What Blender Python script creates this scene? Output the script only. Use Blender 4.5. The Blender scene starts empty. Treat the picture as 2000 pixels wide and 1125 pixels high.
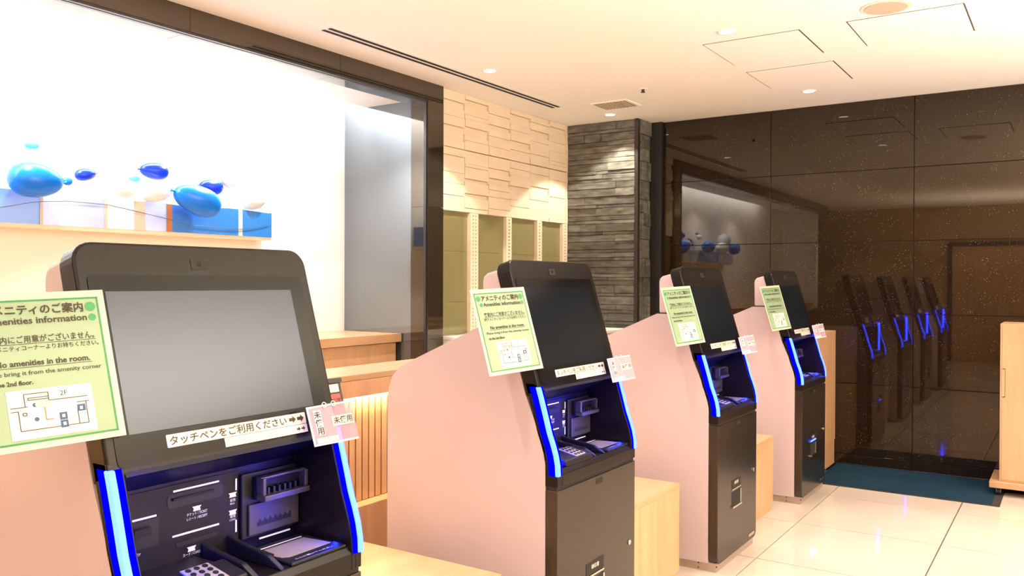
import bpy, bmesh, math, random
from mathutils import Vector, Matrix
random.seed(7)
S = bpy.context.scene
COL = S.collection
PI = math.pi

# ---------------------------------------------------------------- camera
YAW, F, PITCH, ROLL, HC = math.radians(33.5746), 1650.8, math.radians(-.45785), math.radians(.19958), 1.47
fw = Vector((-math.sin(YAW)*math.cos(PITCH), math.cos(YAW)*math.cos(PITCH), math.sin(PITCH)))
ri = Vector((math.cos(YAW), math.sin(YAW), 0)); up = ri.cross(fw)
R_ = ri*math.cos(ROLL)+up*math.sin(ROLL); U_ = up*math.cos(ROLL)-ri*math.sin(ROLL)
cam = bpy.data.cameras.new('camera'); cam.sensor_width = 36; cam.lens = F/2000*36; cam.clip_start = .02
camo = bpy.data.objects.new('camera', cam); COL.objects.link(camo)
camo.matrix_world = Matrix(((R_.x, U_.x, -fw.x, 0), (R_.y, U_.y, -fw.y, 0), (R_.z, U_.z, -fw.z, HC), (0, 0, 0, 1)))
S.camera = camo

# ---------------------------------------------------------------- world, exposure, lamps
W = bpy.data.worlds.new('world'); S.world = W; W.use_nodes = True
W.node_tree.nodes['Background'].inputs[0].default_value = (1, .8, .6, 1)
W.node_tree.nodes['Background'].inputs[1].default_value = .02
S.view_settings.view_transform = 'Standard'; S.view_settings.look = 'None'
S.view_settings.exposure = 0.0; S.view_settings.gamma = 1; S.view_settings.use_curve_mapping = False
S.cycles.use_denoising = True
S.cycles.max_bounces = 10; S.cycles.diffuse_bounces = 6; S.cycles.glossy_bounces = 5
S.cycles.transparent_max_bounces = 12
S.cycles.sample_clamp_indirect = 6
S.cycles.caustics_reflective = False; S.cycles.caustics_refractive = False
WARM = (1.0, .87, .68)
SPOT_W, FILL_W, COVE_W, DESK_W, BACKROOM_W = 82, 520, 130, 36, 120
ZC = 2.918        # ceiling height
XW = -3.936       # wall with the opening
YB = 7.169        # granite wall

def lamp(name, kind, loc, power, color, rot=(0, 0, 0), **kw):
    d = bpy.data.lights.new(name, kind); d.energy = power; d.color = color
    for k, v in kw.items(): setattr(d, k, v)
    o = bpy.data.objects.new(name, d); COL.objects.link(o); o.location = loc; o.rotation_euler = rot
    return o
DOWN = [(x, y) for x in (-3.355, -1.68, 0.0, 1.68) for y in (-2.5, 1.135, 2.95, 4.767, 6.585)]
for (x, y) in DOWN:
    lamp('downlight_lamp', 'SPOT', (x, y, ZC-.02), SPOT_W, WARM, spot_size=math.radians(98), spot_blend=.12, shadow_soft_size=.03)
# added fill lights, no fixtures, behind and right of the camera, to brighten the ceiling
lamp('ceiling_fill', 'AREA', (1.9, 3.4, 1.62), FILL_W, WARM, (PI, 0, 0), shape='RECTANGLE', size=1.4, size_y=4)
lamp('ceiling_fill', 'AREA', (-.6, -1.8, 1.62), FILL_W*.35, WARM, (PI, 0, 0), shape='RECTANGLE', size=3, size_y=1.2)
lamp('cove_lamp', 'AREA', (-4.58, 1.9, 3.06), COVE_W, (.93, .97, 1), (0, math.radians(-14), 0), shape='RECTANGLE', size=.1, size_y=5.6)
for y in (.6, 2.2, 3.8):
    lamp('inner_lamp', 'SPOT', (-4.3, y, 2.78), BACKROOM_W, (1, .96, .92), spot_size=math.radians(130), spot_blend=.6, shadow_soft_size=.05)
lamp('desk_lamp', 'AREA', (-2.648, 2.7, .945), DESK_W, (1, .78, .42), (0, 0, 0), shape='RECTANGLE', size=.03, size_y=7.2)

# ---------------------------------------------------------------- materials
MAT = {}
def L(c):  # srgb 0..255 -> linear
    return tuple(((v/255/12.92) if v/255 <= .04045 else ((v/255+.055)/1.055)**2.4) for v in c)
def mat(name, col, rough=.5, metal=0., spec=.5, ior=None, emit=None, estr=1., coat=0.):
    m = bpy.data.materials.new(name); m.use_nodes = True; p = m.node_tree.nodes['Principled BSDF']
    p.inputs['Base Color'].default_value = (*col, 1); p.inputs['Roughness'].default_value = rough
    p.inputs['Metallic'].default_value = metal; p.inputs['Specular IOR Level'].default_value = spec
    if ior: p.inputs['IOR'].default_value = ior
    if coat: p.inputs['Coat Weight'].default_value = coat; p.inputs['Coat Roughness'].default_value = .05
    if emit: p.inputs['Emission Color'].default_value = (*emit, 1); p.inputs['Emission Strength'].default_value = estr
    MAT[name] = m; return m
def nodes(m):
    return m.node_tree.nodes, m.node_tree.links, m.node_tree.nodes['Principled BSDF']
def add_noise(m, scale, c1, c2, lo=.4, hi=.6, stretch=(1, 1, 1), detail=4, bump=0., to='Base Color'):
    n, l, p = nodes(m)
    tc = n.new('ShaderNodeTexCoord'); mp = n.new('ShaderNodeMapping'); mp.inputs['Scale'].default_value = stretch
    gp = n.new('ShaderNodeNewGeometry')
    l.new(gp.outputs['Position'], mp.inputs[0])
    nz = n.new('ShaderNodeTexNoise'); nz.inputs['Scale'].default_value = scale; nz.inputs['Detail'].default_value = detail
    l.new(mp.outputs[0], nz.inputs['Vector'])
    rp = n.new('ShaderNodeValToRGB'); rp.color_ramp.elements[0].position = lo; rp.color_ramp.elements[1].position = hi
    rp.color_ramp.elements[0].color = (*c1, 1); rp.color_ramp.elements[1].color = (*c2, 1)
    l.new(nz.outputs['Fac'], rp.inputs[0]); l.new(rp.outputs[0], p.inputs[to])
    if bump:
        b = n.new('ShaderNodeBump'); b.inputs['Strength'].default_value = bump; b.inputs['Distance'].default_value = .004
        l.new(nz.outputs['Fac'], b.inputs['Height']); l.new(b.outputs[0], p.inputs['Normal'])
    return nz, rp
mat('ceiling', (.88, .87, .84), .8)
m = mat('tile', (.80, .76, .70), .07, spec=.5); add_noise(m, 1.2, (.52, .44, .395), (.57, .49, .44))
mat('grout', (.06, .045, .03), .7)
mat('white', (.86, .86, .86), .55)
mat('brown_wall', (.40, .27, .15), .6)
mat('cream', (.82, .72, .58), .6)
m = mat('wood', L((226, 186, 132)), .38); add_noise(m, 3.0, (.46, .265, .145), (.55, .335, .185), .3, .7, (6, 6, .5), 5)
m = mat('wood_top', L((232, 196, 142)), .3); add_noise(m, 3.0, (.42, .25, .135), (.50, .31, .175), .3, .7, (6, .6, 6), 5)
m = mat('slab', (.78, .68, .53), .7); add_noise(m, 5, (.73, .62, .49), (.79, .69, .56), .3, .7, (1, 1, 3), 5, .15)
m = mat('slate', (.09, .08, .068), .42); add_noise(m, 9, (.055, .054, .048), (.18, .176, .158), .3, .72, (1, 1, 3.5), 9, .9)
n, l, p = nodes(m); oi = n.new('ShaderNodeObjectInfo'); hs_ = n.new('ShaderNodeHueSaturation'); mr_ = n.new('ShaderNodeMapRange')
mr_.inputs['To Min'].default_value = .75; mr_.inputs['To Max'].default_value = 1.35; l.new(oi.outputs['Random'], mr_.inputs['Value'])
src = p.inputs['Base Color'].links[0].from_socket; l.new(src, hs_.inputs['Color']); l.new(mr_.outputs[0], hs_.inputs['Value']); l.new(hs_.outputs[0], p.inputs['Base Color'])
mat('black', (.012, .011, .011), .45)
mat('black_metal', (.02, .017, .016), .3, spec=.6)
def granite(name, base, ior, fleck, rough=.03):
    m = mat(name, base, rough, ior=ior); n, l, p = nodes(m)
    p.inputs['Specular Tint'].default_value = (1, .87, .72, 1)
    g = n.new('ShaderNodeNewGeometry')
    nz, rp = add_noise(m, 60, base, tuple(b*1.35 for b in base), .35, .7)
    v = n.new('ShaderNodeTexVoronoi'); v.inputs['Scale'].default_value = 75; l.new(g.outputs['Position'], v.inputs['Vector'])
    r2 = n.new('ShaderNodeValToRGB'); r2.color_ramp.elements[0].position = .10; r2.color_ramp.elements[1].position = .16
    r2.color_ramp.elements[0].color = (1, 1, 1, 1); r2.color_ramp.elements[1].color = (0, 0, 0, 1)
    l.new(v.outputs['Distance'], r2.inputs[0])
    n3 = n.new('ShaderNodeTexNoise'); n3.inputs['Scale'].default_value = 14; l.new(g.outputs['Position'], n3.inputs['Vector'])
    r3 = n.new('ShaderNodeValToRGB'); r3.color_ramp.elements[0].position = .46; r3.color_ramp.elements[1].position = .62
    l.new(n3.outputs['Fac'], r3.inputs[0])
    mu = n.new('ShaderNodeMath'); mu.operation = 'MULTIPLY'; l.new(r2.outputs[0], mu.inputs[0]); l.new(r3.outputs[0], mu.inputs[1])
    mx = n.new('ShaderNodeMix'); mx.data_type = 'RGBA'
    l.new(mu.outputs[0], mx.inputs['Factor']); l.new(rp.outputs[0], mx.inputs['A']); mx.inputs['B'].default_value = (*fleck, 1)
    l.new(mx.outputs['Result'], p.inputs['Base Color'])
    mr = n.new('ShaderNodeMapRange'); mr.inputs['To Min'].default_value = rough; mr.inputs['To Max'].default_value = .3
    l.new(mu.outputs[0], mr.inputs['Value']); l.new(mr.outputs[0], p.inputs['Roughness'])
    return m
granite('granite', (.010, .0065, .004), 1.55, (.24, .22, .185), .02)
granite('granite_frame', (.020, .0165, .012), 1.85, (.05, .043, .034), .05)
def mixgloss(name, diff, gloss, rough, fac):
    m = bpy.data.materials.new(name); m.use_nodes = True; n, l = m.node_tree.nodes, m.node_tree.links
    n.clear(); o = n.new('ShaderNodeOutputMaterial'); d = n.new('ShaderNodeBsdfDiffuse'); g = n.new('ShaderNodeBsdfGlossy'); x = n.new('ShaderNodeMixShader')
    d.inputs[0].default_value = (*diff, 1); g.inputs[0].default_value = (*gloss, 1); g.inputs['Roughness'].default_value = rough
    x.inputs[0].default_value = fac; l.new(d.outputs[0], x.inputs[1]); l.new(g.outputs[0], x.inputs[2]); l.new(x.outputs[0], o.inputs[0])
    MAT[name] = m; return m
mixgloss('grey_panel', (.07, .073, .078), (.62, .70, .76), .04, .26)
mixgloss('screen', (.006, .008, .012), (.74, .82, 1.0), .14, .058)
mixgloss('olive_glass', (.23, .215, .105), (.8, .8, .7), .06, .12)
m = mat('shell', (.49, .40, .435), .45, metal=.1)
m = mat('door', (.105, .092, .080), .24, metal=.85); add_noise(m, 160, (.068, .062, .055), (.078, .070, .062), .3, .7, (1, .02, 1))
mat('housing', (.008, .0062, .0065), .26, spec=.20)
mat('glass_black', (.005, .005, .006), .12, spec=.16)
mat('liner', (.005, .005, .018), .35, spec=.25)
mat('module', (.010, .009, .010), .42, spec=.25)
mat('module_light', (.075, .066, .06), .38, metal=.4)
mat('module_dark', (.006, .006, .006), .5)
mat('plinth', (.48, .40, .36), .35, metal=.7)
mat('chrome', (.75, .72, .68), .18, metal=1)
mat('scan_glass', (.30, .25, .22), .25)
mat('key_plate', (.30, .27, .25), .35)
mat('print_white', (.80, .78, .74), .6)
mat('white_bar', (.85, .80, .74), .5, emit=(1, .9, .82), estr=.15)
mat('led_core', (.0, .01, .05), .5, emit=(.016, .038, 1.0), estr=22)
mat('led_bloom', (.0, .0, .2), .9, spec=.0, emit=(.0, .0, 1.0), estr=.9)  # blue glow around the guides, painted as emission over the dark housing
mat('card', (.50, .48, .41), .4)
mat('card_green', (.225, .33, .22), .4)
mat('border_green', (.02, .20, .06), .5)
mat('dot_green', (.03, .24, .09), .5)
mat('ink', (.035, .022, .015), .6)
mat('map_white', (.64, .61, .58), .5)
mat('map_navy', (.02, .07, .18), .5)
mat('map_red', (.80, .16, .12), .5)
mat('map_pink', (.85, .48, .42), .5)
mat('strip_white', (.62, .58, .50), .5)
m = mat('tag_pink', (.37, .27, .31), .4, spec=.3)
mat('red_card', (.75, .05, .05), .4)
mat('carpet', (.012, .04, .075), .95, spec=.1); add_noise(MAT['carpet'], 180, (.004, .016, .032), (.013, .043, .075), .35, .65, (1, 1, 1), 3, .6)
mat('carpet_edge', (.015, .018, .02), .6)
mat('diffuser_white', (.9, .9, .9), .5, emit=(1, .93, .8), estr=6)
mat('desk_glow', (.9, .8, .5), .5, emit=(1, .82, .5), estr=3.5)
mat('slot_black', (.006, .004, .003), .7)
mat('vent_grey', (.12, .09, .07), .5)
mat('vent_rim', (.78, .66, .54), .6)
mat('speaker_grille', (.50, .40, .32), .7)
mat('balloon_blue', (.0, .17, .85), .3, spec=.4)
mat('balloon_navy', (.0, .03, .60), .3, spec=.4)
mat('balloon_white', (.72, .82, .92), .25)
mat('balloon_teal', (.1, .68, .80), .25)
mat('balloon_yellow', (.9, .86, .60), .3)
mat('wire', (.05, .09, .12), .4)
mat('post_tan', (.62, .50, .42), .5); mat('post_brown', (.50, .18, .07), .5); mat('post_pale', (.52, .58, .60), .5)
def acrylic(name, col, alpha):
    m = mat(name, col, .08); n, l, p = nodes(m); p.inputs['Alpha'].default_value = alpha; return m
acrylic('acryl_blue', (.03, .22, .72), .86); acrylic('acryl_mid', (.12, .30, .78), .7)
acrylic('acryl_pale', (.45, .55, .85), .6); acrylic('acryl_white', (.8, .84, .93), .6)
acrylic('tag_clear', (.45, .32, .37), .6)

# ---------------------------------------------------------------- helpers
IDT = lambda p: Vector(p)
class MB:
    def __init__(s, T=None): s.v = []; s.f = []; s.T = T or IDT
    def add(s, vs, fs):
        b = len(s.v); s.v += [s.T(p) for p in vs]; s.f += [tuple(b+i for i in f) for f in fs]; return s
    def box(s, x0, x1, y0, y1, z0, z1):
        vs = [(x, y, z) for x in (x0, x1) for y in (y0, y1) for z in (z0, z1)]
        return s.add(vs, [(0, 1, 3, 2), (4, 6, 7, 5), (0, 4, 5, 1), (2, 3, 7, 6), (0, 2, 6, 4), (1, 5, 7, 3)])
    def prism(s, poly, a, b, ax='y'):
        n = len(poly)
        def P(u, w, t): return (u, t, w) if ax == 'y' else ((t, u, w) if ax == 'x' else (u, w, t))
        vs = [P(u, w, a) for u, w in poly]+[P(u, w, b) for u, w in poly]
        return s.add(vs, [tuple(range(n)), tuple(range(2*n-1, n-1, -1))]+[(i, i+n, (i+1) % n+n, (i+1) % n) for i in range(n)])
    def tube(s, pts, r, n=8):
        pts = [Vector(p) for p in pts]; b0 = []
        for i, p in enumerate(pts):
            d = (pts[min(i+1, len(pts)-1)]-pts[max(i-1, 0)]).normalized()
            a = d.cross(Vector((0, 0, 1)) if abs(d.z) < .9 else Vector((1, 0, 0))).normalized(); c = d.cross(a)
            b0 += [tuple(p+a*r*math.cos(2*PI*k/n)+c*r*math.sin(2*PI*k/n)) for k in range(n)]
        fs = [(i*n+k, i*n+(k+1) % n, (i+1)*n+(k+1) % n, (i+1)*n+k) for i in range(len(pts)-1) for k in range(n)]
        fs += [tuple(range(n)), tuple(range((len(pts)-1)*n, len(pts)*n))]
        return s.add(b0, fs)
    def build(s, name, m, parent=None, bevel=0., smooth=False, seg=2):
        me = bpy.data.meshes.new(name); me.from_pydata([tuple(v) for v in s.v], [], s.f)
        bm = bmesh.new(); bm.from_mesh(me); bmesh.ops.recalc_face_normals(bm, faces=bm.faces); bm.to_mesh(me); bm.free()
        me.materials.append(MAT[m]); o = bpy.data.objects.new(name, me); COL.objects.link(o)
        if parent: o.parent = parent
        if smooth: me.polygons.foreach_set('use_smooth', [True]*len(me.polygons))
        if bevel:
            b = o.modifiers.new('bevel', 'BEVEL'); b.width = bevel; b.segments = seg; b.limit_method = 'ANGLE'; b.angle_limit = math.radians(35)
        return o
def rrect(u0, u1, w0, w1, r, n=5, corners=(1, 1, 1, 1)):
    out = []
    for (cx, cy, a0, on) in ((u1-r, w1-r, 0, corners[0]), (u0+r, w1-r, 90, corners[1]), (u0+r, w0+r, 180, corners[2]), (u1-r, w0+r, 270, corners[3])):
        if on:
            for k in range(n+1):
                a = math.radians(a0+90*k/n); out.append((cx+r*math.cos(a), cy+r*math.sin(a)))
        else:
            out.append({0: (u1, w1), 90: (u0, w1), 180: (u0, w0), 270: (u1, w0)}[a0])
    return out
def disc(cu, cw, r, n=24, sx=1.): return [(cu+r*sx*math.cos(2*PI*k/n), cw+r*math.sin(2*PI*k/n)) for k in range(n)]
def tag(o, label, cat, group=None):
    o['label'] = label; o['category'] = cat
    if group: o['group'] = group
    return o
def empty(name, loc, label=None, cat=None, group=None):
    o = bpy.data.objects.new(name, None); COL.objects.link(o); o.location = loc; o.empty_display_size = .1
    if label: tag(o, label, cat, group)
    return o
def struct(o): o['kind'] = 'structure'; return o
TXT = {}
def text(name, body, size, m, parent, T, u, w, width=None, bold=0., n=.0006, align='LEFT', vertical=False):
    """flat lettering laid on a surface; T maps (u, w, n) to the surface's space"""
    key = (body, size, bold, width, vertical)
    cu = bpy.data.curves.new('t', 'FONT'); cu.body = body; cu.size = size; cu.offset = bold; cu.resolution_u = 2; cu.align_x = 'LEFT'
    if vertical: cu.space_line = .95
    o = bpy.data.objects.new('t', cu); COL.objects.link(o)
    dg = bpy.context.evaluated_depsgraph_get(); me = bpy.data.meshes.new_from_object(o.evaluated_get(dg))
    COL.objects.unlink(o); bpy.data.objects.remove(o); bpy.data.curves.remove(cu)
    xs = [v.co.x for v in me.vertices] or [0]
    x0, x1 = min(xs), max(xs); k = (width/(x1-x0)) if (width and x1 > x0) else 1.
    off = 0 if align == 'LEFT' else -(x1-x0)*k/2
    for v in me.vertices: v.co = T((u+off+(v.co.x-x0)*k, w+v.co.y, n))
    me.name = name; me.materials.clear(); me.materials.append(MAT[m])
    q = bpy.data.objects.new(name, me); COL.objects.link(q); q.parent = parent
    return q
def copy_tree(o, parent=None):
    c = o.copy(); COL.objects.link(c)
    if parent: c.parent = parent
    for ch in list(o.children): copy_tree(ch, c)
    return c

# ---------------------------------------------------------------- floor
X1, Y0, Y1 = 3.2, -3.6, YB
fl = struct(MB().box(-5.0, X1+.1, Y0-.1, Y1+.1, -.12, -.012).build('floor', 'grout'))
tile0 = None
xs = [-1.3945+.7885*k for k in range(-4, 6)]; ys = [6.062+.80*k for k in range(-12, 2)]
for i in range(len(xs)-1):
    for j in range(len(ys)-1):
        x0, x1, y0, y1 = xs[i], xs[i+1], ys[j], ys[j+1]
        x1c = min(x1, X1); y1c = min(y1, YB)
        if x0 >= X1 or y0 >= YB: continue
        g = .0032
        full = (x1c == x1 and y1c == y1)
        if full and tile0:
            o = tile0.copy(); COL.objects.link(o); o.name = 'floor_tile'; o.location = (x0, y0, 0)
        else:
            o = MB().box(g, x1c-x0-g, g, y1c-y0-g, -.012, 0).build('floor_tile', 'tile', fl); o.location = (x0, y0, 0)
            if full: tile0 = o

# ---------------------------------------------------------------- ceiling with a hole-free slab
struct(MB().box(XW-.2, X1+.1, Y0-.1, Y1+.1, ZC, ZC+.1).build('ceiling', 'ceiling'))

# ---------------------------------------------------------------- granite back wall
wb = struct(MB().box(-3.24, X1+.1, YB+.022, YB+.15, 0, ZC).build('wall_back', 'black'))
zs = [0, .088, .658, 1.2255, 1.795, 2.364, ZC]
xs = [-3.11, -2.137, -1.03, .077, 1.184, 2.291, X1]
for i in range(6):
    for j in range(6):
        g = .0024
        MB().box(xs[i]+g, xs[i+1]-g, YB, YB+.022, zs[j]+g, zs[j+1]-g).build('granite_panel', 'granite', wb, bevel=.001, seg=1)
struct(MB().box(-3.222, -3.112, 7.13, YB+.03, 0, ZC).build('trim_5', 'black'))
struct(MB().box(-1.59, -.42, YB-.006, YB, 0, .012).build('baseboard_back', 'chrome'))

# ---------------------------------------------------------------- room sides out of view
struct(MB().box(X1, X1+.12, Y0, YB, 0, ZC).build('wall_right', 'cream'))
wr = struct(MB().box(-5, X1, Y0-.12, Y0, 0, ZC).build('wall_rear', 'brown_wall'))
d1 = struct(MB().box(-1.9, -.6, Y0, Y0+.05, 0, 2.15).build('door_1', 'wood'))
MB().box(-1.98, -1.9, Y0, Y0+.08, 0, 2.23).box(-.6, -.52, Y0, Y0+.08, 0, 2.23).box(-1.98, -.52, Y0, Y0+.08, 2.15, 2.23).build('door_frame', 'black_metal', d1)

# ---------------------------------------------------------------- slate pier
pier = struct(MB().box(XW-.1, -3.255, 6.885, YB+.1, 0, ZC).build('wall_pier', 'black'))
z = .9
rows = []
while z < ZC-.001:
    h = random.choice((.030, .042, .05, .06, .072)); h = min(h, ZC-z)
    if ZC-z-h < .02: h = ZC-z
    rows.append((z, h)); z += h
def stone(x0, x1, y0, y1, z0, z1, face):
    mb = MB(); n = 5
    d = random.uniform(.0, .022)
    vs = []; fs = []
    for k in range(n+1):
        t = k/n
        za = z0+random.uniform(0, .0025); zb = z1-random.uniform(0, .0025)
        e = d+random.uniform(-.0025, .0025)
        if face == 'y':
            x = x0+(x1-x0)*t; vs += [(x, y1, z0), (x, y0-e, za), (x, y0-e+random.uniform(-.002, .002), zb), (x, y1, z1)]
        else:
            y = y0+(y1-y0)*t; vs += [(x0, y, z0), (x1+e, y, za), (x1+e+random.uniform(-.002, .002), y, zb), (x0, y, z1)]
    for k in range(n):
        a, b = 4*k, 4*k+4
        fs += [(a+q, b+q, b+(q+1) % 4, a+(q+1) % 4) for q in range(4)]
    fs += [(0, 1, 2, 3), tuple(4*n+q for q in (3, 2, 1, 0))]
    mb.add(vs, fs); mb.build('slate_stone', 'slate', pier)
for (z, h) in rows:
    cuts = [XW+.004]; c = random.choice((.18, .30, .36, .42, .5))
    cuts.append(XW+c)
    if random.random() < .45 and c < .4: cuts.append(XW+c+random.uniform(.12, .25))
    cuts.append(-3.252)
    for a, b in zip(cuts[:-1], cuts[1:]): stone(a+.0012, b-.0012, 6.874, 6.886, z+.0012, z+h-.0012, 'y')
z = .9
while z < ZC-.01:
    h = min(random.choice((.12, .17, .22)), ZC-z)
    c = random.uniform(6.96, 7.06)
    stone(-3.256, -3.232, 6.90, c-.001, z+.001, z+h-.001, 'x'); stone(-3.256, -3.232, c+.001, 7.128, z+.001, z+h-.001, 'x')
    z += h
struct(MB().box(-3.252, -3.218, 6.858, 6.898, 0, ZC).build('trim_4', 'black_metal', bevel=.002))

# ---------------------------------------------------------------- left wall: slab cladding, glass strips, ledge
wl = struct(MB().box(XW-.2, XW-.045, 4.972, 6.9, 0, ZC).build('wall_left', 'cream'))
cy = [4.974, 5.272, 5.592, 5.905, 6.218, 6.54, 6.84]
UP = [([.17, .28, .44, .61, .86], {1: 0, 4: 0}), ([.08, .18, .35, .43, .57, .72, .82], {1: 0, 5: 0}), ([.21, .41, .485, .63, .83], {2: 0}),
      ([.09, .17, .29, .41, .61, .70, .79], {1: 0, 5: 0}), ([.07, .14, .29, .41, .52, .78, .90], {3: 0}), ([.11, .22, .42, .63, .83, .91], {1: 0})]
LO = [([.12, .38, .56, .75], {}), ([.21, .26, .45, .5, .69, .75, .93], {3: 0, 5: 0}), ([.20, .28, .37, .48, .57, .69, .89], {1: 0, 3: 0}),
      ([.13, .25, .44, .50, .68, .80], {3: 0}), ([.15, .38, .50, .63], {2: 0}), ([.19, .52, .93], {})]
for c in range(6):
    for (z1, z0, (fr, deep)) in ((ZC, 2.489, UP[c]), (2.484, 2.006, LO[c])):
        ed = [0]+fr+[1]
        for k in range(len(ed)-1):
            zt, zb = z1-(z1-z0)*ed[k], z1-(z1-z0)*ed[k+1]
            d = XW-.022 if k in deep else XW-random.choice((0, .003, .006, .010))
            MB().box(XW-.045, d, cy[c]+.001, cy[c+1]-.001, zb+.0012, zt-.0012).build('slab_tile', 'slab', wl, bevel=.001, seg=1)
MB().box(XW-.045, XW, 6.842, 6.868, 2.006, ZC).build('edge_strip', 'slab', wl)
for y in (4.98, 5.45, 5.93, 6.42):
    y1 = {4.98: 5.345, 5.45: 5.848, 5.93: 6.333, 6.42: 6.782}[y]
    for (za, zb) in ((1.062, 1.308), (1.311, 1.70), (1.702, 2.004)):
        MB().box(XW-.044, XW-.036, y-.03, y1+.03, za, zb).build('glass_panel', 'olive_glass', wl)
for (a, b) in ((5.345, 5.447), (5.848, 5.925), (6.333, 6.412), (6.782, 6.868)):
    p = MB().box(XW-.044, XW-.002, a, b, 1.05, 2.004).build('upright_rail', 'slab', wl)
    h = MB()
    z = 1.08
    while z < 1.99:
        h.box(XW-.003, XW-.0012, a+.030, a+.036, z, z+.012); h.box(XW-.003, XW-.0012, b-.036, b-.030, z, z+.012); z += .028
    h.build('hook_hole', 'ink', p)['kind'] = 'stuff'
lg = MB().box(XW+.002, -3.30, 4.985, 6.84, 0, 1.03).build('cabinet_body', 'white', bevel=.003)
t = empty('wall_cabinet', (0, 0, 0), 'white low cabinet standing against the wall under the olive glass strips', 'cabinet'); lg.parent = t
MB().box(XW+.002, -3.28, 4.98, 6.845, 1.03, 1.055).build('cabinet_top', 'white', t, bevel=.003)

# ---------------------------------------------------------------- granite frame of the opening
fr = struct(MB().box(XW-.19, XW-.002, -2.5, 4.97, 2.79, ZC).build('wall_header', 'black'))
jt = [-2.5, -1.4, -.3, .59, 1.69, 2.80, 3.905, 4.97]
for a, b in zip(jt[:-1], jt[1:]):
    MB().box(XW-.002, XW+.02, a+.001, b-.001, 2.79, ZC).build('granite_panel', 'granite_frame', fr)
    MB().box(XW-.19, XW-.01, a+.001, min(b, 4.79)-.001, 2.784, 2.79).build('soffit_panel', 'grey_panel' if False else 'granite_frame', fr)
jb = struct(MB().box(XW-.19, XW-.002, 4.80, 4.97, 0, 2.79).build('wall_jamb', 'black'))
zz = [0, .5, 1.07, 2.014, 2.79]
for a, b in zip(zz[:-1], zz[1:]):
    MB().box(XW-.002, XW+.02, 4.79, 4.97, a+.001, b-.001).build('granite_panel', 'granite_frame', jb)
    MB().box(XW-.142, XW-.001, 4.79, 4.80, a+.001, b-.001).build('reveal_panel', 'granite_frame', jb)
struct(MB().box(XW-.01, XW+.024, 4.775, 4.787, 0, 2.79).box(XW-.01, XW+.024, -2.5, 4.787, 2.775, 2.787).build('trim_3', 'black_metal'))
struct(MB().box(XW+.0, XW+.022, 4.764, 4.770, 0, 2.77).box(XW, XW+.022, -2.5, 4.770, 2.764, 2.769).build('trim_6', 'black_metal'))

# ---------------------------------------------------------------- inner room behind the desk
XI = -4.76
wi = struct(MB().box(XI-.1, XI, -2.5, 4.9, 0, 3.12).build('wall_inner', 'white'))
struct(MB().box(-4.53, XW-.19, -2.5, 4.9, 2.80, 2.83).box(XI, -4.4, -2.5, 4.9, 3.10, 3.14).box(-4.42, -4.40, -2.5, 4.9, 2.83, 3.1).build('ceiling_inner', 'white'))
struct(MB().box(XI, XW-.142, 4.795, 4.90, 0, 3.10).build('wall_return', 'grey_panel'))
struct(MB().box(XI, XW-.19, -2.6, -2.5, 0, 3.10).build('wall_inner_end', 'white'))
t = empty('back_cabinet', (0, 0, 0), 'long maple cabinet with a white-lit top against the bright inner wall', 'cabinet')
MB().box(XI+.004, -4.16, -2.4, 4.785, 1.018, 1.08).build('cabinet_top', 'wood_top', t, bevel=.002)
MB().box(XI+.004, -4.20, -2.4, 4.765, 0, 1.012).build('cabinet_body', 'wood', t)
# reception desk
t = empty('reception_desk', (0, 0, 0), 'long maple reception desk with slatted front glowing behind the kiosks', 'desk')
MB().box(-2.89, -2.60, -2.0, 6.35, 1.035, 1.06).build('desk_top', 'wood_top', t, bevel=.002)
MB().box(-2.63, -2.601, -2.0, 6.35, .962, 1.034).build('fascia', 'wood', t)
MB().box(-2.89, -2.70, -2.0, 6.35, 0, 1.034).build('desk_body', 'wood', t)
MB().box(-2.70, -2.60, -2.0, 6.35, 0, .477).build('base_panel', 'wood', t)
sl0 = None
y = -1.98
while y < 6.3:
    if sl0 is None: sl0 = MB().box(-2.70, -2.668, 0, .034, .478, .950).build('slat', 'wood', t, bevel=.003, seg=1); o = sl0
    else: o = sl0.copy(); COL.objects.link(o)
    o.location = (0, y, 0); y += .042
MB().box(-2.664, -2.632, -2.0, 6.35, .948, .960).build('light_strip', 'desk_glow', t)

# ---------------------------------------------------------------- balloon trough on the inner wall
def sc(y, z, X): k = X/-4.62; return y*k, 1.47+(z-1.47)*k
XP = -4.62
t = empty('display_trough', (XP, 2.5, 1.765), 'blue and white acrylic trough on the bright wall, full of balloons', 'display')
t.location = (0, 0, 0)
MB().box(XI, XP, .9, 3.95, 1.745, 1.766).build('shelf', 'cream', t)
MB().box(XI, XP, 3.94, 3.95, 1.766, 1.935).build('end_panel', 'acryl_blue', t)
SEG = [(.9, 1.5, 'acryl_pale'), (1.52, 2.376, 'acryl_mid'), (2.392, 2.74, 'acryl_pale'), (2.755, 2.925, 'acryl_white'), (2.99, 3.138, 'acryl_pale'),
       (3.173, 3.668, 'acryl_blue'), (3.70, 3.948, 'acryl_blue')]
for a, b, mm in SEG:
    n = 8; up_ = [(a+(b-a)*k/n, 1.936+.006*math.sin((a+(b-a)*k/n)*9)) for k in range(n+1)]
    MB().prism([(a, 1.766), (b, 1.766)]+up_[::-1], XP, XP+.006, 'x').build('front_panel', mm, t)
for a, b, mm in ((2.376, 2.392, 'post_tan'), (2.74, 2.755, 'post_tan'), (2.925, 2.99, 'post_tan'), (3.138, 3.173, 'post_brown'), (3.668, 3.70, 'post_pale')):
    MB().box(XP-.004, XP+.008, a, b, 1.766, 1.935).build('divider', mm, t)
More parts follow.
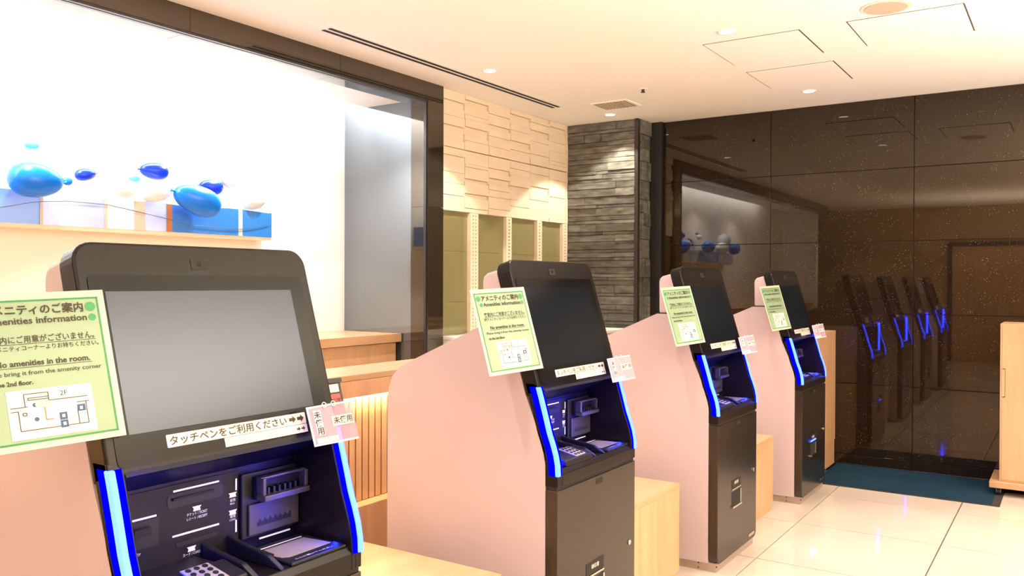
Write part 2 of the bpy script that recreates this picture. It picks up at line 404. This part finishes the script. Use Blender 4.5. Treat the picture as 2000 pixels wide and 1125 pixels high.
WP = [(2.0, 1.83), (2.176, 1.842), (2.35, 1.885), (2.523, 1.902), (2.75, 1.90), (2.95, 1.872), (3.15, 1.842), (3.3, 1.814), (3.5, 1.806), (3.69, 1.809), (3.82, 1.832), (3.927, 1.86)]
MB().tube([(XP+.012, y, z) for y, z in WP], .0022, 6).build('trailing_wire', 'wire', t)

def balloon(name, y, z, w, h, m, label, X=-4.62, neck=1, ang=0., group=None):
    y, z = sc(y, z, X); a, b = w/2, h/2
    # lathe about the long axis (local x), pear shaped towards the neck
    n, k = 24, 18; vs = []; fs = []
    prof = []
    for i in range(k+1):
        t = PI*i/k; px = -math.cos(t); r = math.sin(t)**.85*(1-.16*px)
        prof.append((px*a, max(r, .0001)*b))
    prof[-1] = (a*1.0, .012*b)
    prof += [(a*1.03, b*.07), (a*1.10, b*.05), (a*1.15, b*.13), (a*1.16, .0005)]
    for px, r in prof:
        for q in range(n): vs.append((px*neck, r*math.cos(2*PI*q/n), r*math.sin(2*PI*q/n)))
    for i in range(len(prof)-1):
        for q in range(n): fs.append((i*n+q, i*n+(q+1) % n, (i+1)*n+(q+1) % n, (i+1)*n+q))
    mb = MB(); mb.add(vs, fs); o = mb.build(name, m, smooth=True)
    o.location = (X, y, z); o.rotation_euler = (0, 0, PI/2)
    o.rotation_euler.rotate_axis('Y', ang)
    return tag(o, label, 'balloon', 'balloons in the wall trough')
balloon('balloon', 2.36, 2.001, .27, .18, 'balloon_blue', 'large bright blue balloon at the left end of the trough', -4.51, 1)
balloon('balloon', 3.355, 1.976, .32, .18, 'balloon_blue', 'large bright blue balloon in the middle of the blue trough panels', -4.50, -1, .25)
balloon('balloon', 2.63, 2.06, .12, .07, 'balloon_navy', 'small navy balloon just right of the large left blue one', -4.66, 1, -.2)
balloon('balloon', 3.055, 2.127, .18, .102, 'balloon_navy', 'navy balloon floating highest above the trough', -4.62, -1)
balloon('balloon', 3.458, 2.07, .17, .10, 'balloon_navy', 'navy balloon peeking behind the large right blue balloon', -4.69, -1)
balloon('balloon', 2.526, 2.012, .055, .045, 'balloon_blue', 'tiny blue balloon touching the large left balloon', -4.66, -1)
balloon('balloon', 2.336, 2.186, .08, .05, 'balloon_teal', 'tiny pale teal balloon high above the large left balloon', -4.66, 1)
balloon('balloon', 2.925, 2.067, .07, .036, 'balloon_teal', 'tiny teal balloon left of the highest navy one', -4.66, -1)
balloon('balloon', 2.86, 1.998, .18, .11, 'balloon_white', 'white balloon left of the orange brown divider', -4.64, 1)
balloon('balloon', 3.06, 2.005, .19, .13, 'balloon_white', 'larger white balloon under the highest navy balloon', -4.56, 1)
balloon('balloon', 3.79, 2.01, .20, .13, 'balloon_white', 'white balloon at the right end of the trough', -4.64, 1)
balloon('balloon', 2.66, 1.92, .16, .12, 'balloon_yellow', 'pale yellow balloon low in the trough behind clear acrylic', -4.70, 1)
balloon('balloon', 2.20, 2.13, .12, .08, 'balloon_yellow', 'pale yellow balloon above the left end of the trough', -4.68, 1)
balloon('balloon', 3.62, 2.12, .16, .10, 'balloon_white', 'white balloon between the right navy balloon and trough end', -4.68, -1)
balloon('balloon', 1.50, 2.13, .26, .20, 'balloon_white', 'white balloon past the frame edge, seen mirrored in the granite wall', -4.55, -1)
balloon('balloon', 1.22, 2.01, .26, .19, 'balloon_blue', 'blue balloon past the frame edge, seen mirrored in the granite wall', -4.50, 1)
balloon('balloon', 1.80, 2.00, .28, .18, 'balloon_white', 'big white balloon far left, cut by the frame edge', -4.50, 1)

# ---------------------------------------------------------------- wooden platforms between kiosks
for i, (a, b, lab) in enumerate(((1.575, 2.352, 'low maple luggage platform beside the nearest kiosk'), (3.16, 3.907, 'low maple luggage platform between second and third kiosk'),
                                 (4.75, 5.465, 'low maple luggage platform between the two farthest kiosks'))):
    t = empty('luggage_platform', (0, 0, 0), lab, 'platform', 'wooden platforms between the kiosks')
    MB().box(-2.598, -1.60, a, b, .460, .482).build('platform_top', 'wood_top', t, bevel=.001, seg=1)
    MB().box(-2.598, -1.602, a+.001, b-.001, .055, .459).build('platform_body', 'wood', t)
    MB().box(-2.59, -1.612, a+.01, b-.01, 0, .055).build('kickboard', 'wood', t)
t = empty('end_cabinet', (0, 0, 0), 'tall narrow maple cabinet between the farthest kiosk and granite wall', 'cabinet')
MB().box(-2.5, -1.60, 6.36, YB-.008, .20, 1.08).build('cabinet_body', 'wood', t, bevel=.002)
MB().box(-2.5, -1.606, 6.37, YB-.008, .014, .199).build('kickboard', 'wood', t)
MB().box(-2.5, -1.596, 6.37, YB-.008, 0, .014).build('skirting_strip', 'chrome', t)

# ---------------------------------------------------------------- kiosk
ST = Vector((-.2842, 0, .9588)); SN = Vector((.9588, 0, .2842)); SA = Vector((-.084, 0, 1.108))
SL = lambda p: SA+Vector((0, p[0], 0))+ST*p[1]+SN*p[2]            # (y, v, n) on the sloped display
FR = lambda p: Vector((p[2], p[0], p[1]))                          # (y, z, n) on the upright front
BK = lambda p: Vector((-.207+p[2], p[0], p[1]))                    # on the back of the recess
FLR = lambda p: Vector((-p[1], p[0], .811+p[2]))                   # (y, -x, n) on the recess floor
def slx(z): return -(z-.825)*.2964
PROF = [(0, .755), (0, .80), (-.002, .83), (-.009, .865), (-.020, .90), (slx(.94)-.001, .94), (slx(1.0), 1.0), (slx(1.06), 1.06), (slx(1.11), 1.11)]
def kiosk():
    K = empty('check_in_kiosk', (0, 0, 0))
    # pink shell
    outer = [(-.05, .045), (-.05, .877), (-.133, 1.066), (-.205, 1.303), (-.335, 1.303), (-.685, 1.150), (-.725, 1.128), (-.757, 1.095), (-.776, 1.05), (-.783, 1.0), (-.783, .045)]
    notch = [(-.05, .045), (-.05, .78), (-.215, .78), (-.215, 1.06), (-.15, 1.125), (-.205, 1.303), (-.335, 1.303), (-.685, 1.150), (-.725, 1.128), (-.757, 1.095), (-.776, 1.05), (-.783, 1.0), (-.783, .045)]
    MB().prism(outer, 0, .02).prism(outer, .60, .62).prism(notch, .02, .60).build('body_shell', 'shell', K)
    head = [(-.17, 1.307), (-.325, 1.307), (-.327, 1.470), (-.322, 1.488), (-.308, 1.499), (-.27, 1.509), (-.22, 1.509)]
    MB().prism(head, .006, .614).build('head_cover', 'shell', K, bevel=.008)
    MB().box(-.33, -.17, .008, .612, 1.302, 1.308).build('seam', 'slot_black', K)
    MB().box(-.775, -.012, .015, .605, 0, .046).build('plinth', 'plinth', K, bevel=.002)
    bo = MB(); 
    for (x, z) in ((-.105, .036), (-.105, .012), (-.010, .030)):
        bo.prism(disc(x, z, .0035, 10), .0125, .016)
    bo.build('plinth_bolt', 'black', K)
    # display housing
    hs = MB(SL).prism(rrect(0, .62, -.030, .461, .045, 6, (1, 1, 0, 0)), -.058, 0, 'z').build('display_housing', 'housing', K, bevel=.006, seg=3)
    MB(SL).prism(rrect(.022, .592, -.012, .388, .012, 3), .0002, .0016, 'z').build('bezel_glass', 'glass_black', hs)
    MB(SL).box(.055, .550, .052, .352, .0017, .0023).build('screen', 'screen', hs)
    MB(SL).box(.272, .316, .403, .428, .0001, .0012).build('camera_window', 'slot_black', hs)
    MB(SL).prism(disc(.294, .4155, .006, 16), .0012, .002, 'z').build('camera_lens', 'glass_black', hs)
    # label strips under the screen
    s1 = MB(SL).prism(rrect(.135, .516, .0125, .0395, .002, 2), .0018, .0026, 'z').build('label_strip', 'strip_white', K)
    text('strip_text', 'タッチペンをご利用ください', .021, 'ink', s1, SL, .141, .018, .315, .0004, .0030)
    ar = MB(SL)
    for u in (.464, .489):
        ar.prism([(u, .0225), (u+.011, .0225), (u+.011, .0175), (u+.021, .0265), (u+.011, .0355), (u+.011, .0305), (u, .0305)], .0027, .0030, 'z')
    ar.build('arrows', 'ink', s1)
    s2 = MB(SL).box(.275, .516, -.0085, .0115, .0018, .0026).build('label_strip', 'strip_white', K)
    text('strip_text', 'Please use the touch pen', .015, 'post_tan', s2, SL, .280, -.003, .190, 0, .0030)
    ar = MB(SL)
    for u in (.482, .497):
        ar.prism([(u, -.0005), (u+.006, -.0005), (u+.006, -.004), (u+.012, .0015), (u+.006, .007), (u+.006, .0035), (u, .0035)], .0027, .0030, 'z')
    ar.build('arrows', 'ink', s2)
    # console surround: two cheeks and the sill
    cheek = [(x, z) for x, z in PROF]+[(-.14, 1.10), (-.206, 1.02), (-.206, .79), (-.055, .755)]
    cf = MB()
    band = [(x, z) for x, z in PROF]+[(x-.05, z) for x, z in PROF[::-1]]
    for (a, b) in ((.0, .021), (.599, .62)): cf.prism(band, a, b)
    for (a, b) in ((.0205, .034), (.586, .5995)): cf.prism(cheek, a, b)
    cf.prism([(0, .755), (0, .795), (-.012, .811), (-.206, .811), (-.206, .785), (-.055, .755)], .034, .586)
    cf.build('console_surround', 'housing', K, bevel=.002)
    MB().box(-.048, -.006, .004, .616, .742, .756).build('shadow_gap', 'slot_black', K)
    # recess liner
    MB().prism([(-.206, .805), (-.206, 1.016), (-.206+.10, 1.078), (-.072, 1.080), (-.10, 1.12), (-.21, 1.12), (-.214, .805)], .034, .586).build('recess_liner', 'liner', K)
    # light guides on both front edges, plus emissive strips imitating their blue bloom
    for (a, b) in ((-.004, .013), (.606, .622)):
        p = [(x+.007, z) for x, z in PROF if .79 <= z < 1.105]; p = [(.007, .793)]+p[1:]+[(slx(1.098)+.006, 1.098)]
        q = [(x-.015, z) for x, z in p[::-1]]
        led = MB().prism(p+q, a, b).build('light_guide', 'led_core', K, bevel=.003)
        inn = (b, b+.016) if a < .3 else (a-.016, a)
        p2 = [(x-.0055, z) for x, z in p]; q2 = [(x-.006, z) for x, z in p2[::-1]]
        MB().prism(p2+q2, *inn).build('bloom_strip', 'led_bloom', led)
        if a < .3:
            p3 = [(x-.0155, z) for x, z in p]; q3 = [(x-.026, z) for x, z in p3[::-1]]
            MB().prism(p3+q3, -.0015, .001).build('bloom_strip', 'led_bloom', led)
    # modules on the back of the recess
    bp = MB(BK).box(.045, .406, .815, 1.008, 0, .004).build('module_plate', 'module', K)
    MB(BK).prism(rrect(.213, .362, .957, .988, .010, 4), .004, .0052, 'z').build('ticket_mouth', 'module_dark', bp)
    MB(BK).box(.224, .332, .974, .979, .0052, .012).build('ticket_lip', 'module', bp)
    b_ = MB(BK)
    for (a, b, c, d) in ((.227, .349, .9925, .9965), (.225, .349, .891, .895), (.118, .185, .949, .953), (.396, .400, .963, .991), (.396, .400, .862, .891), (.468, .567, .826, .830)):
        q = MB(BK).box(a, b, c, d, .0052, .0068).build('guide_bar', 'white_bar', bp)
    MB(BK).box(.108, .192, .885, .944, .004, .0052).build('key_recess', 'module_dark', bp)
    kt = MB(BK).box(.125, .165, .915, .932, .0052, .020).build('key_holder', 'module', bp)
    MB(BK).box(.235, .345, .866, .876, .0052, .0056).build('card_slot', 'module_dark', bp)
    ic = MB(BK)
    for (u, w) in ((.289, .943), (.275, .853), (.389, .953), (.389, .911)):
        ic.prism([(u-.010, w-.005), (u+.010, w-.005), (u+.008, w+.001), (u+.012, w+.006), (u-.012, w+.006), (u-.008, w+.001)], .0052, .0058, 'z')
    ic.build('icon', 'print_white', bp)
    text('module_text', 'チケット / TICKET', .0085, 'print_white', bp, BK, .262, .930, .055, 0, .0062)
    text('module_text', 'レシート / RECEIPT', .0085, 'print_white', bp, BK, .262, .920, .055, 0, .0062)
    text('module_text', 'カード / CARD', .0085, 'print_white', bp, BK, .252, .840, .046, 0, .0062)
    text('module_text', 'KEY', .008, 'print_white', bp, BK, .134, .872, None, 0, .0062)
    text('module_text', '紙幣', .008, 'print_white', bp, BK, .381, .938, None, 0, .0062)
    text('module_text', 'BILLS', .006, 'print_white', bp, BK, .381, .931, None, 0, .0062)
    text('module_text', '硬貨', .008, 'print_white', bp, BK, .381, .899, None, 0, .0062)
    text('module_text', 'COINS', .006, 'print_white', bp, BK, .379, .892, None, 0, .0062)
    na = MB(BK).box(.41, .584, .838, .998, 0, .014).build('note_acceptor', 'module_dark', K, bevel=.003)
    MB(BK).prism([(.440, .932), (.585, .932), (.585, .990), (.440, .990)], .0141, .030, 'z').build('note_mouth', 'module', na, bevel=.003)
    MB(BK).box(.440, .584, .932, .946, .030, .062).box(.440, .450, .946, .988, .030, .055).box(.574, .584, .946, .988, .030, .055).box(.440, .584, .984, .990, .030, .048).build('note_guide', 'module_light', na, bevel=.002)
    tt = MB(BK)
    for k in range(7): tt.box(.460+k*.017, .466+k*.017, .946, .962, .030, .048)
    tt.build('note_teeth', 'module_dark', na)
    MB(BK).prism([(.425, .846), (.582, .846), (.582, .922), (.425, .922)], .0141, .022, 'z').build('coin_plate', 'module_light', na, bevel=.002)
    tt = MB(BK).box(.448, .556, .865, .876, .0221, .0225)
    for k in range(7): tt.prism([(.452+k*.016, .876), (.462+k*.016, .876), (.457+k*.016, .884)], .0221, .0225, 'z')
    tt.build('coin_slot', 'module_dark', na)
    # floor of the recess
    cu = MB().prism([(-.205, .811), (-.205, .835), (-.11, .835), (-.10, .848), (-.018, .832), (-.012, .811)], .085, .285).build('card_unit', 'module', K, bevel=.004)
    KP = lambda p: Vector((-.100+p[1]*.98, .170+p[0], .8490-p[1]*.195+p[2]))
    kp = MB(KP).box(0, .070, .004, .080, 0, .003).build('keypad', 'key_plate', K)
    for i in range(3):
        for j in range(4):
            MB(KP).prism(disc(.014+i*.021, .014+j*.0185, .0065, 12), .003, .0048, 'z').build('key', 'module_dark', kp)
    pr = [(-.205, .811), (-.205, .860), (-.15, .850), (-.06, .838), (-.02, .818), (-.012, .811)]
    MB().prism(pr, .300, .316).prism(pr, .372, .386).build('tray_rib', 'module', K, bevel=.004)
    sc_ = MB(FLR).box(.405, .580, .012, .175, 0, .008).build('scanner_bed', 'module', K, bevel=.003)
    MB(FLR).prism([(.430, .138), (.556, .138), (.566, .052), (.430, .050), (.418, .062), (.414, .085), (.425, .095)], .0081, .0095, 'z').build('scanner_glass', 'scan_glass', sc_)
    MB(FLR).box(.425, .560, .150, .1535, .0081, .0088).build('scanner_line', 'white_bar', sc_)
    text('scanner_text', 'ここに置いてください', .008, 'print_white', sc_, lambda p: FLR((p[0], p[1], .0083)), .430, .026, .12)
    # lower door
    dr = MB(FR).prism(rrect(0, .62, .042, .743, .035, 5, (0, 0, 1, 1)), -.048, 0, 'z').build('door', 'door', K, bevel=.0025)
    MB(FR).prism(disc(.566, .424, .0105, 20), .0001, .006, 'z').build('door_lock', 'chrome', dr, bevel=.002)
    MB(FR).box(.283, .335, .712, .732, .0001, .0010).build('door_mark', 'slot_black', dr)
    MB(FR).box(.208, .346, .388, .432, .0001, .0012).build('icon_plate', 'module', dr)
    text('icon_text', '領収書', .018, 'print_white', dr, FR, .247, .405, .06, 0, .0016)
    MB(FR).box(.208, .346, .3775, .3835, .0001, .0035).build('slot_bar', 'chrome', dr)
    MB(FR).box(.212, .342, .294, .368, .0001, .0010).build('slot_mouth', 'slot_black', dr)
    MB(FR).box(.208, .346, .284, .294, .0001, .010).box(.336, .346, .294, .368, .0001, .006).build('slot_lip', 'chrome', dr, bevel=.001)
    text('maker_text', 'SYSTEM', .020, 'print_white', dr, FR, .49, .066, .09, .0008, .0010) if False else MB(FR).prism(rrect(.49, .585, .063, .080, .005, 3), .0001, .0016, 'z').build('maker_badge', 'chrome', dr)
    return K
K0 = kiosk()
KY = [.932, 2.519, 4.106, 5.693]
KL = ['nearest check-in kiosk, its grey-lit screen and open console facing right', 'second nearest check-in kiosk, its whole pink side and dark blue screen showing',
      'third check-in kiosk from the front, its silver door slot and plinth in full view', 'farthest check-in kiosk, blue lamp lit over its door slot, beside the dark mat']
KS = []
for i, y in enumerate(KY):
    k = K0 if i == 0 else copy_tree(K0)
    KS.append(k)
for i, k in enumerate(KS):
    k.location = (-1.48, KY[i], 0); tag(k, KL[i], 'kiosk', 'check-in kiosks in a row')
for i, y in enumerate(KY):      # light thrown by each kiosk's own blue light guides
    for (yy, rx) in ((y+.040, math.radians(90)), (y+.580, math.radians(-90))):
        q = lamp('light_guide_lamp', 'AREA', (-1.53, yy, .95), 2.6 if rx > 0 else 1.0, (.004, .012, 1), (rx, 0, 0), shape='RECTANGLE', size=.015, size_y=.28)
        q.rotation_euler = Vector((0, 1 if rx > 0 else -1, 0)).to_track_quat('-Z', 'Z').to_euler()
MB(FR).box(.215, .340, .384, .392, .0013, .006).build('slot_lamp', 'led_core', [c for c in KS[3].children if c.name.startswith('door')][0])

# ---------------------------------------------------------------- notices hung on the kiosks' left edge
def quadmap(TL, TR, BR, BL, w, h):
    TL, TR, BR, BL = map(Vector, (TL, TR, BR, BL)); n = (TR-TL).cross(TL-BL).normalized()
    def T(p):
        u, v = p[0]/w, p[1]/h
        return (BL*(1-u)+BR*u)*(1-v)+(TL*(1-u)+TR*u)*v+n*p[2]
    return T
KX = Vector((1.48, 0, 0))
def planemap(O, U, V, w, h):
    O, U, V = Vector(O), Vector(U), Vector(V); n = U.cross(V).normalized()
    return lambda p: O+U*(p[0]/w)+V*(p[1]/h)+n*p[2]
NU = Vector((.052, .258, .010))
NT = planemap(SL((.042, .052, .015))-NU, NU, ST*.300, .255, .30)
def notice():
    N = empty('amenity_notice', (0, 0, 0))
    c = MB(NT).box(0, .255, 0, .30, -.0012, 0).build('laminated_card', 'card', N)
    MB(NT).box(.013, .242, .013, .285, 0, .0004).build('green_ground', 'card_green', c)
    b = MB(NT)
    for (x0, x1, y0, y1) in ((.012, .243, .012, .0155), (.012, .243, .2825, .286), (.012, .0155, .012, .286), (.2395, .243, .012, .286)): b.box(x0, x1, y0, y1, .0003, .0009)
    b.build('border', 'border_green', c)
    for (u, w, q) in ((.028, .2665, .0095), (.227, .2665, .0095), (.036, .2445, .007), (.228, .2445, .007)):
        MB(NT).prism(disc(u, w, q), .0004, .001, 'z').build('dot', 'dot_green', c)
    TT = lambda b_, s, u, w, wd, bo=.0003: text('notice_text', b_, s, 'ink', c, NT, u, w, wd, bo, .0013)
    TT('アメニティのご案内', .021, .041, .2585, .173, .0006)
    TT('Amenities information', .018, .045, .239, .173, .0004)
    TT('客室内にご用意がございません。', .0155, .038, .203, .188, .0002)
    TT('2階アメニティコーナーよりお持ちください。', .011, .032, .188, .200, .0001)
    TT('No amenities in the room.', .0155, .052, .158, .160, .0004)
    TT('Please bring it from the amenity corner', .0115, .030, .1405, .200, .0001)
    TT('on the 2nd floor.', .0115, .034, .122, .075, .0004)
    MB(NT).box(.038, .228, .1995, .2003, .0004, .001).box(.050, .215, .1545, .1553, .0004, .001).build('underline', 'ink', c)
    mp = MB(NT).box(.062, .206, .020, .112, .0005, .0012).build('map_sheet', 'map_white', N)
    ln = MB(NT)
    def seg(x0, y0, x1, y1, t=.0007):
        dx, dy = x1-x0, y1-y0; l = math.hypot(dx, dy); nx, ny = -dy/l*t, dx/l*t
        ln.prism([(x0-nx, y0-ny), (x1-nx, y1-ny), (x1+nx, y1+ny), (x0+nx, y0+ny)], .0012, .0017, 'z')
    for s_ in ((.090, .104, .130, .104), (.090, .104, .090, .080), (.130, .104, .130, .088), (.130, .088, .196, .088), (.066, .080, .094, .080), (.066, .073, .078, .073), (.078, .073, .078, .036), (.078, .036, .192, .036),
               (.096, .096, .130, .096), (.096, .092, .130, .092), (.096, .096, .096, .092), (.176, .078, .198, .078), (.176, .036, .176, .066), (.192, .036, .192, .078), (.085, .064, .091, .064), (.085, .064, .085, .069), (.091, .064, .091, .069), (.085, .069, .091, .069)): seg(*s_)
    ln.build('map_lines', 'ink', mp)
    text('map_text', '2F', .0135, 'ink', mp, NT, .150, .0945, None, 0, .0016)
    for (a, b, c_, d) in ((.144, .157, .048, .062), (.144, .157, .033, .047), (.176, .190, .060, .073)): MB(NT).box(a, b, c_, d, .0012, .0018).build('map_block', 'map_navy', mp)
    for (u, w) in ((.148, .052), (.148, .037), (.180, .063)): MB(NT).box(u, u+.005, w, w+.006, .0018, .0022).build('map_icon', 'map_white', mp)
    MB(NT).prism([(.120+.014*math.cos(a*PI/10), .082+.0065*math.sin(a*PI/10)) for a in range(20)], .0017, .0021, 'z').build('map_oval', 'map_pink', mp)
    MB(NT).box(.1205, .1225, .052, .076, .0012, .0018).box(.1205, .134, .051, .053, .0012, .0018).build('map_route', 'map_red', mp)
    MB(NT).prism(disc(.106, .082, .004, 14), .0012, .0018, 'z').prism(disc(.106, .055, .004, 14), .0012, .0018, 'z').build('map_mark', 'map_navy', mp)
    return N
N0 = notice()
NS = [N0]+[copy_tree(N0) for _ in range(3)]
NL = ['amenities notice hung on the nearest kiosk, cut off by the picture edge', 'amenities notice with green border hung on the second nearest kiosk',
      'amenities notice with green border hung on the third kiosk', 'smallest-looking amenities notice, hung on the farthest kiosk']
for i, n_ in enumerate(NS): n_.location = (-1.48, KY[i], 0); tag(n_, NL[i], 'sign', 'amenities notices on the kiosks')

TG = planemap((-.043, .503, 1.068), (.053, .098, .012), (-.0235, -.007, .094), .11, .095)
def tagcard():
    N = empty('sanitized_tag', (0, 0, 0))
    c = MB(TG).box(0, .062, 0, .095, -.0015, 0).build('tag_card', 'tag_pink', N)
    c2 = MB(TG).box(.062, .11, 0, .095, -.0015, 0).build('tag_clear_half', 'tag_clear', N)
    MB(TG).box(0, .11, .0905, .095, 0, .0006).box(0, .0045, 0, .0905, 0, .0006).box(.0045, .11, 0, .0045, 0, .0006).build('tag_edge', 'map_white', N)
    MB(TG).box(.014, .032, .024, .084, .0002, .0008).build('paper_label', 'map_white', c)
    for k, ch in enumerate('未使用'): text('tag_text', ch, .019, 'ink', c, TG, .0145, .066-.0195*k, .0165, .0003, .0012)
    MB(TG).box(.055, .106, .040, .064, .0003, .001).build('paper_label', 'strip_white', c2)
    text('tag_text', '未使用', .018, 'ink', c2, TG, .058, .046, .046, .0003, .0014)
    MB(TG).box(.010, .062, .006, .018, .0002, .0008).build('paper_label', 'map_white', c)
    text('tag_text', 'Sanitized', .0125, 'post_tan', c, TG, .012, .009, .046, .0001, .0012)
    for u in (.044, .066):
        MB().tube([TG((u+.005*math.cos(a*PI/6), .094+.006*math.sin(a*PI/6), .002)) for a in range(13)], .0013, 6).build('clip_ring', 'map_white', N)
    return N
G0 = tagcard(); GS = [G0]+[copy_tree(G0) for _ in range(3)]
GL = ['pinkish sanitized tag clipped under the screen of the nearest kiosk', 'pinkish sanitized tag clipped under the screen of the second nearest kiosk',
      'pinkish sanitized tag clipped under the screen of the third kiosk', 'pinkish sanitized tag clipped under the screen of the farthest kiosk']
for i, n_ in enumerate(GS): n_.location = (-1.48, KY[i], 0); tag(n_, GL[i], 'tag', 'sanitized tags on the kiosks')
RD = lambda p: SA+Vector((0, p[0], 0))+ST*p[1]+SN*(p[2]-.052)
def redcard():
    N = empty('red_use_tag', (0, 0, 0))
    h = MB(RD).box(.622, .708, -.03, .118, -.005, 0).build('tag_holder', 'black', N)
    MB(RD).box(.619, .712, .108, .120, -.007, .004).build('holder_bar', 'black', N)
    MB(RD).box(.634, .698, .005, .078, 0, .0012).build('red_label', 'red_card', h)
    MB(RD).box(.634, .698, .083, .104, 0, .0012).build('white_label', 'map_white', h)
    text('tag_text', '使用済', .026, 'ink', h, RD, .637, .045, .062, .0005, .0018)
    text('tag_text', 'Used', .018, 'post_tan', h, RD, .642, .087, .045, .0003, .0018)
    return N
R0 = redcard(); RS = [R0]+[copy_tree(R0) for _ in range(3)]
RL = ['red tag in a black holder on the right edge of the nearest kiosk', 'red tag in a black holder on the right edge of the second nearest kiosk',
      'red tag in a black holder on the right edge of the third kiosk', 'red tag in a black holder on the right edge of the farthest kiosk']
for i, n_ in enumerate(RS): n_.location = (-1.48, KY[i], 0); tag(n_, RL[i], 'tag', 'red tags on the kiosks')

# ---------------------------------------------------------------- mat and wheeled cabinet at the right
mt = empty('door_mat', (0, 0, 0), 'dark teal carpet mat on the floor along the granite wall', 'mat')
MB().box(-1.585, -.44, 6.395, 7.155, 0, .007).build('mat_pile', 'carpet', mt)
MB().box(-1.585, -.39, 6.375, 6.395, 0, .005).box(-.44, -.39, 6.395, 7.155, 0, .005).build('mat_rim', 'carpet_edge', mt)
ct = empty('rolling_cabinet', (0, 0, 0), 'tall maple cabinet on casters at the right edge of the picture', 'cabinet')
cb = MB().box(-.417, .50, 6.748, 7.12, .098, 1.188).build('cabinet_body', 'wood', ct, bevel=.002)
MB().box(-.407, -.385, 6.744, 6.748, .68, .878).build('door_pull', 'post_tan', cb)
MB().box(-.405, -.3875, 6.7425, 6.744, .685, .873).build('pull_recess', 'wood', cb)
MB().box(-.405, .49, 6.744, 6.749, .11, 1.176).build('door', 'wood', ct, bevel=.001)
MB().box(-.475, .54, 6.70, 7.15, .055, .097).build('base_board', 'wood_top', ct, bevel=.003)
for x in (-.42, .48):
    for y in (6.74, 7.10):
        w = MB().prism(disc(y, .028, .0215, 16), x-.012, x+.012, 'x')
        w2 = w.build('caster', 'black', ct, bevel=.002)
        MB().box(x-.016, x+.016, y-.012, y+.012, .047, .0549).box(x-.016, x-.013, y-.01, y+.01, .02, .048).box(x+.013, x+.016, y-.01, y+.01, .02, .048).build('caster_fork', 'chrome', w2)

# ---------------------------------------------------------------- ceiling fittings
DL = {(-3.355, 4.767): 'downlight over the left wall, left of the ceiling vent', (-1.68, 4.767): 'downlight beside the large pair of ceiling access panels',
      (-1.68, 6.585): 'downlight nearest the granite wall', (-3.355, 6.585): 'downlight in front of the slate pier'}
for (x, y) in DOWN:
    if not (y > 2.5 and x < 1): continue
    if (x, y) not in DL: continue
    t = empty('downlight', (x, y, ZC), DL[(x, y)], 'ceiling light', 'round downlights in the ceiling')
    ring = MB(); n = 28; vs = []; fs = []
    for r, z in ((.055, 0), (.055, -.004), (.044, -.005), (.040, -.001)):
        vs += [(r*math.cos(2*PI*k/n), r*math.sin(2*PI*k/n), z) for k in range(n)]
    for a in range(3): fs += [(a*n+k, a*n+(k+1) % n, (a+1)*n+(k+1) % n, (a+1)*n+k) for k in range(n)]
    ring.add(vs, fs); ring.build('trim_ring', 'white', t, smooth=True)
    MB().prism(disc(0, 0, .041, 28), -.0030, -.0005, 'z').build('lens', 'diffuser_white', t)
t = empty('slot_diffuser', (0, 0, 0), 'long white air diffuser with two black slots in the ceiling', 'air vent')
MB().box(-3.645, -3.515, 3.40, 6.10, ZC-.003, ZC-.0005).build('diffuser_plate', 'white', t)
for x in (-3.611, -3.560):
    MB().box(x-.012, x+.012, 3.463, 6.054, ZC-.006, ZC-.0031).build('slot', 'slot_black', t)
PN = [((-1.895, -1.316, 4.947, 5.525), 'larger-looking access panel left of the round speaker'), ((-1.893, -1.312, 5.765, 6.342), 'access panel nearest the granite wall in the ceiling'), ((-1.061, -.478, 4.941, 5.514), 'access panel beside the round ceiling speaker')]
for (x0, x1, y0, y1), lab in PN:
    t = empty('access_panel', (0, 0, 0), lab, 'ceiling panel', 'square access panels in the ceiling')
    MB().box(x0, x1, y0, y1, ZC-.0018, ZC-.0004).build('frame', 'grout', t)
    MB().box(x0+.008, x1-.008, y0+.0045, y1-.0045, ZC-.005, ZC-.0020).build('panel', 'ceiling', t)
t = empty('ceiling_vent', (0, 0, 0), 'small louvred ceiling vent near the slate pier', 'air vent')
MB().box(-3.285, -2.955, 6.085, 6.36, ZC-.008, ZC-.0004).build('frame', 'ceiling', t)
MB().box(-3.262, -2.985, 6.108, 6.337, ZC-.0095, ZC-.0082).build('backing', 'vent_grey', t)
for k in range(9):
    MB().box(-3.262+k*.031, -3.262+k*.031+.019, 6.110, 6.335, ZC-.013, ZC-.0096).build('louvre', 'speaker_grille', t)
t = empty('sprinkler_head', (-2.704, 5.846, ZC), 'small metal sprinkler head poking from the ceiling', 'sprinkler')
MB().prism(disc(0, 0, .032, 20), -.004, -.0003, 'z').build('escutcheon', 'white', t)
MB().prism(disc(0, 0, .011, 14), -.022, -.0041, 'z').prism(disc(0, 0, .017, 16), -.026, -.0221, 'z').build('nozzle', 'black_metal', t)
t = empty('ceiling_speaker', (-.830, 4.795, ZC), 'round flush ceiling speaker at the top edge of the picture', 'speaker')
MB().prism(disc(0, 0, .125, 40), -.005, -.0003, 'z').build('rim', 'vent_rim', t, bevel=.002)
MB().prism(disc(0, 0, .105, 40), -.008, -.0052, 'z').build('grille', 'speaker_grille', t)
